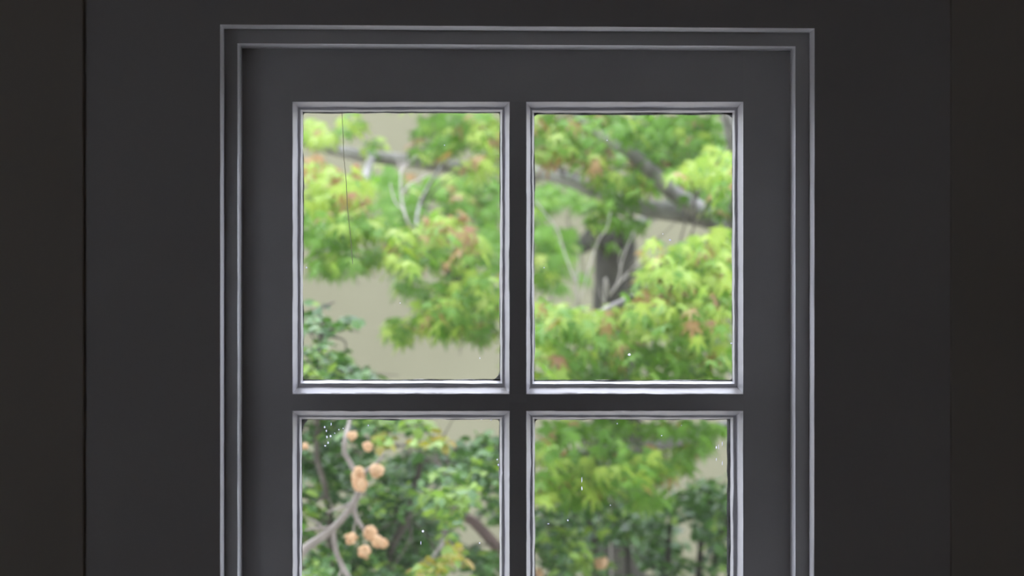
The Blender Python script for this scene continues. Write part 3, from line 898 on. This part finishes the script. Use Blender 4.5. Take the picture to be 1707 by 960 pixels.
CL_E = [
    (518, 545, 20, 16, 2.6, 'E'), (530, 518, 10, 14, 2.6, 'E'), (560, 545, 26, 9, 2.6, 'D'), (588, 535, 12, 9, 2.6, 'E'), (530, 575, 14, 14, 2.6, 'E'),
    (515, 600, 20, 18, 2.6, 'EN'), (550, 605, 30, 20, 2.6, 'EN'), (575, 600, 12, 16, 2.6, 'E'), (540, 630, 45, 14, 2.6, 'EN'), (590, 625, 22, 16, 2.6, 'D'),
    (612, 622, 14, 12, 2.6, 'E'),
    (540, 668, 60, 16, 2.7, 'E'), (620, 680, 60, 18, 2.7, 'E'),
    (530, 715, 22, 26, 2.7, 'E'), (560, 720, 26, 30, 2.7, 'D'), (600, 715, 30, 20, 2.6, 'E'), (640, 705, 36, 16, 2.6, 'EN'), (695, 712, 24, 16, 2.5, 'N'),
    (634, 735, 12, 12, 2.4, 'L'), (610, 745, 26, 16, 2.8, 'D'), (695, 740, 10, 8, 2.4, 'L'), (735, 735, 20, 10, 2.4, 'L'), (725, 750, 26, 14, 2.6, 'E'),
    (525, 770, 24, 26, 2.8, 'D'), (560, 780, 30, 26, 2.8, 'D'), (545, 815, 34, 20, 2.8, 'E'), (520, 850, 22, 20, 2.6, 'N'), (515, 890, 16, 16, 2.6, 'EN'),
    (660, 790, 36, 26, 2.9, 'E'), (700, 780, 34, 26, 2.9, 'D'), (640, 830, 36, 22, 2.7, 'EN'), (680, 835, 36, 24, 2.7, 'E'), (620, 850, 30, 16, 2.7, 'E'),
    (770, 760, 40, 22, 2.8, 'E'), (810, 745, 26, 20, 2.8, 'E'), (790, 785, 40, 20, 2.7, 'EN'), (820, 800, 20, 24, 2.8, 'E'), (740, 795, 30, 16, 2.4, 'EN'),
    (735, 830, 28, 18, 2.3, 'N'), (770, 820, 26, 16, 2.3, 'N'), (775, 838, 16, 12, 2.3, 'N'), (750, 860, 26, 14, 2.35, 'N'), (720, 845, 20, 14, 2.4, 'N'),
    (745, 888, 10, 12, 2.35, 'N'), (590, 880, 36, 18, 2.8, 'E'), (640, 880, 40, 22, 2.9, 'D'), (700, 880, 40, 26, 2.9, 'D'), (660, 920, 44, 24, 2.8, 'D'),
    (600, 935, 40, 22, 2.7, 'E'), (540, 935, 34, 22, 2.6, 'E'), (520, 958, 22, 8, 2.2, 'N'), (650, 955, 50, 16, 2.6, 'E'), (700, 940, 36, 22, 2.7, 'D'),
    (702, 950, 14, 12, 2.2, 'L'), (725, 940, 16, 12, 2.2, 'L'), (760, 915, 14, 10, 2.2, 'L'), (765, 935, 14, 12, 2.2, 'L'), (745, 945, 10, 10, 2.2, 'L'),
    (820, 850, 18, 30, 3.1, 'E'), (790, 935, 36, 24, 2.9, 'E'), (820, 940, 16, 26, 2.9, 'E'), (555, 870, 26, 18, 2.9, 'D'),
    (560, 780, 60, 50, 3.3, 'D'), (690, 890, 70, 50, 3.4, 'D'), (690, 790, 50, 34, 3.4, 'D'), (780, 780, 50, 34, 3.4, 'D'), (570, 930, 60, 30, 3.3, 'D'),
    (580, 990, 80, 30, 2.6, 'E'), (720, 990, 80, 30, 2.6, 'E'), (460, 720, 40, 80, 2.7, 'E'), (460, 880, 40, 80, 2.7, 'E'), (460, 600, 34, 40, 2.7, 'E'), (370, 760, 60, 90, 2.9, 'E'), (250, 840, 80, 90, 3.0, 'E')]
leavesE = clusters_to_leaves(CL_E, EMIX, 0.023, re_, 6.0, 0.10, shL, eb, M['bark_brown'], droop=(-35, 45), spread=120, roll=50)
build_foliage(shL, 'oval', leavesE)


def blossom(px, py, y, r, parent, sd):
    """a full ruffled flower head: overlapping cupped petals laid around a ball"""
    rr = random.Random(sd)
    c0 = P(px, py, y)
    verts, faces = [], []
    golden = math.pi * (3 - math.sqrt(5))
    n_ = 22
    tw = rr.uniform(0, 6)
    for i in range(n_):
        zc = 1 - 2 * (i + 0.5) / n_
        rad = math.sqrt(1 - zc * zc)
        d_ = Vector((rad * math.cos(i * golden + tw), zc * 0.9, rad * math.sin(i * golden + tw))).normalized()
        a_ = d_.cross(Vector((rr.uniform(-1, 1), rr.uniform(-1, 1), 1))).normalized()
        b_ = d_.cross(a_)
        q = r * rr.uniform(0.70, 1.18)
        b0 = len(verts)
        verts.append(c0 + d_ * q)
        for j in range(6):
            th = 2 * math.pi * j / 6
            verts.append(c0 + d_ * (q * 0.80) + (a_ * math.cos(th) + b_ * math.sin(th)) * (r * 0.50))
        faces += [(b0, b0 + 1 + j, b0 + 1 + (j + 1) % 6) for j in range(6)]
    o = mesh_obj('blossom', verts, faces, M['blossom'], parent, True)
    o['label'] = 'peach-coloured blossom'


for i, (px, py, r) in enumerate([(597, 795, 15), (600, 808, 15), (587, 726, 10), (628, 785, 15), (613, 744, 10), (585, 898, 12), (617, 888, 15),
                                 (630, 903, 13), (608, 920, 13), (640, 906, 10), (598, 786, 10), (508, 744, 7)]):
    blossom(px, py, Yb - 0.03 * (i % 3), r * 0.86 * (Yb + D) / F, shL, i)

# ---- evergreen shrub in the lower right pane
re_ = random.Random(33)
base = P(1080, 480, 3.5); base.z = -0.3
shR = empty('evergreen_shrub', base)
tag(shR, 'dense dark evergreen shrub under the maple, lower right pane', 'shrub')
st = []
for i, (x1, y1, yy) in enumerate([(920, 880, 3.4), (975, 850, 3.4), (1040, 870, 3.5), (1120, 850, 3.6), (1185, 820, 3.6), (1215, 870, 3.6)]):
    pts = [base + Vector(((i - 2.5) * 0.03, 0, -0.02)), base.lerp(P(x1, 1050, yy), 0.6) + Vector((0, 0, 0.02)), P(x1 * 0.8 + 216, 960, yy), P(x1, y1, yy)]
    tube('branch', pts, [0.014, 0.011, 0.008, 0.003], M['bark_dark'], shR, 7)
    st += pts[2:]
CL_R = [(1090, 895, 44, 40, 4.2, 'D'), (960, 880, 60, 40, 4.1, 'D'), (1195, 850, 34, 40, 4.2, 'D'),
    (915, 860, 28, 22, 3.4, 'E'), (950, 850, 36, 20, 3.4, 'E'), (1000, 850, 36, 18, 3.5, 'EN'), (1045, 862, 34, 18, 3.5, 'E'), (1095, 850, 36, 20, 3.6, 'EN'),
    (1150, 830, 34, 20, 3.6, 'E'), (1190, 815, 26, 22, 3.6, 'E'), (1205, 850, 18, 26, 3.6, 'E'), (1160, 860, 34, 20, 3.6, 'D'), (905, 900, 22, 24, 3.3, 'E'),
    (940, 905, 28, 22, 3.2, 'EN'), (965, 925, 22, 18, 3.0, 'N'), (945, 945, 26, 14, 3.1, 'N'), (912, 935, 24, 20, 3.2, 'E'), (914, 890, 8, 8, 3.0, 'N'),
    (990, 886, 9, 7, 3.0, 'N'), (1010, 890, 30, 16, 3.5, 'E'), (1050, 890, 30, 16, 3.5, 'E'), (1090, 880, 30, 20, 3.7, 'D'), (1085, 915, 30, 24, 3.8, 'D'),
    (1110, 935, 30, 20, 3.8, 'D'), (1200, 905, 22, 26, 3.6, 'E'), (1195, 945, 24, 16, 3.6, 'E'), (1180, 880, 22, 20, 3.6, 'E'), (990, 945, 30, 12, 3.4, 'E'),
    (1130, 945, 34, 14, 3.7, 'E'), (1080, 985, 120, 24, 3.6, 'E'), (950, 985, 80, 24, 3.4, 'E'), (1270, 880, 40, 60, 3.7, 'E'), (1370, 850, 70, 70, 3.9, 'E'), (1490, 900, 80, 70, 3.9, 'E')]
leavesR = clusters_to_leaves(CL_R, EMIX, 0.027, re_, 6.0, 0.12, shR, st, M['bark_dark'], droop=(-35, 45), spread=120, roll=50)
build_foliage(shR, 'oval', leavesR)
for i, (px, py, r) in enumerate([(1002, 938, 12), (897, 957, 10)]):
    blossom(px, py, 3.1, r * (3.1 + D) / F, shR, i + 30)
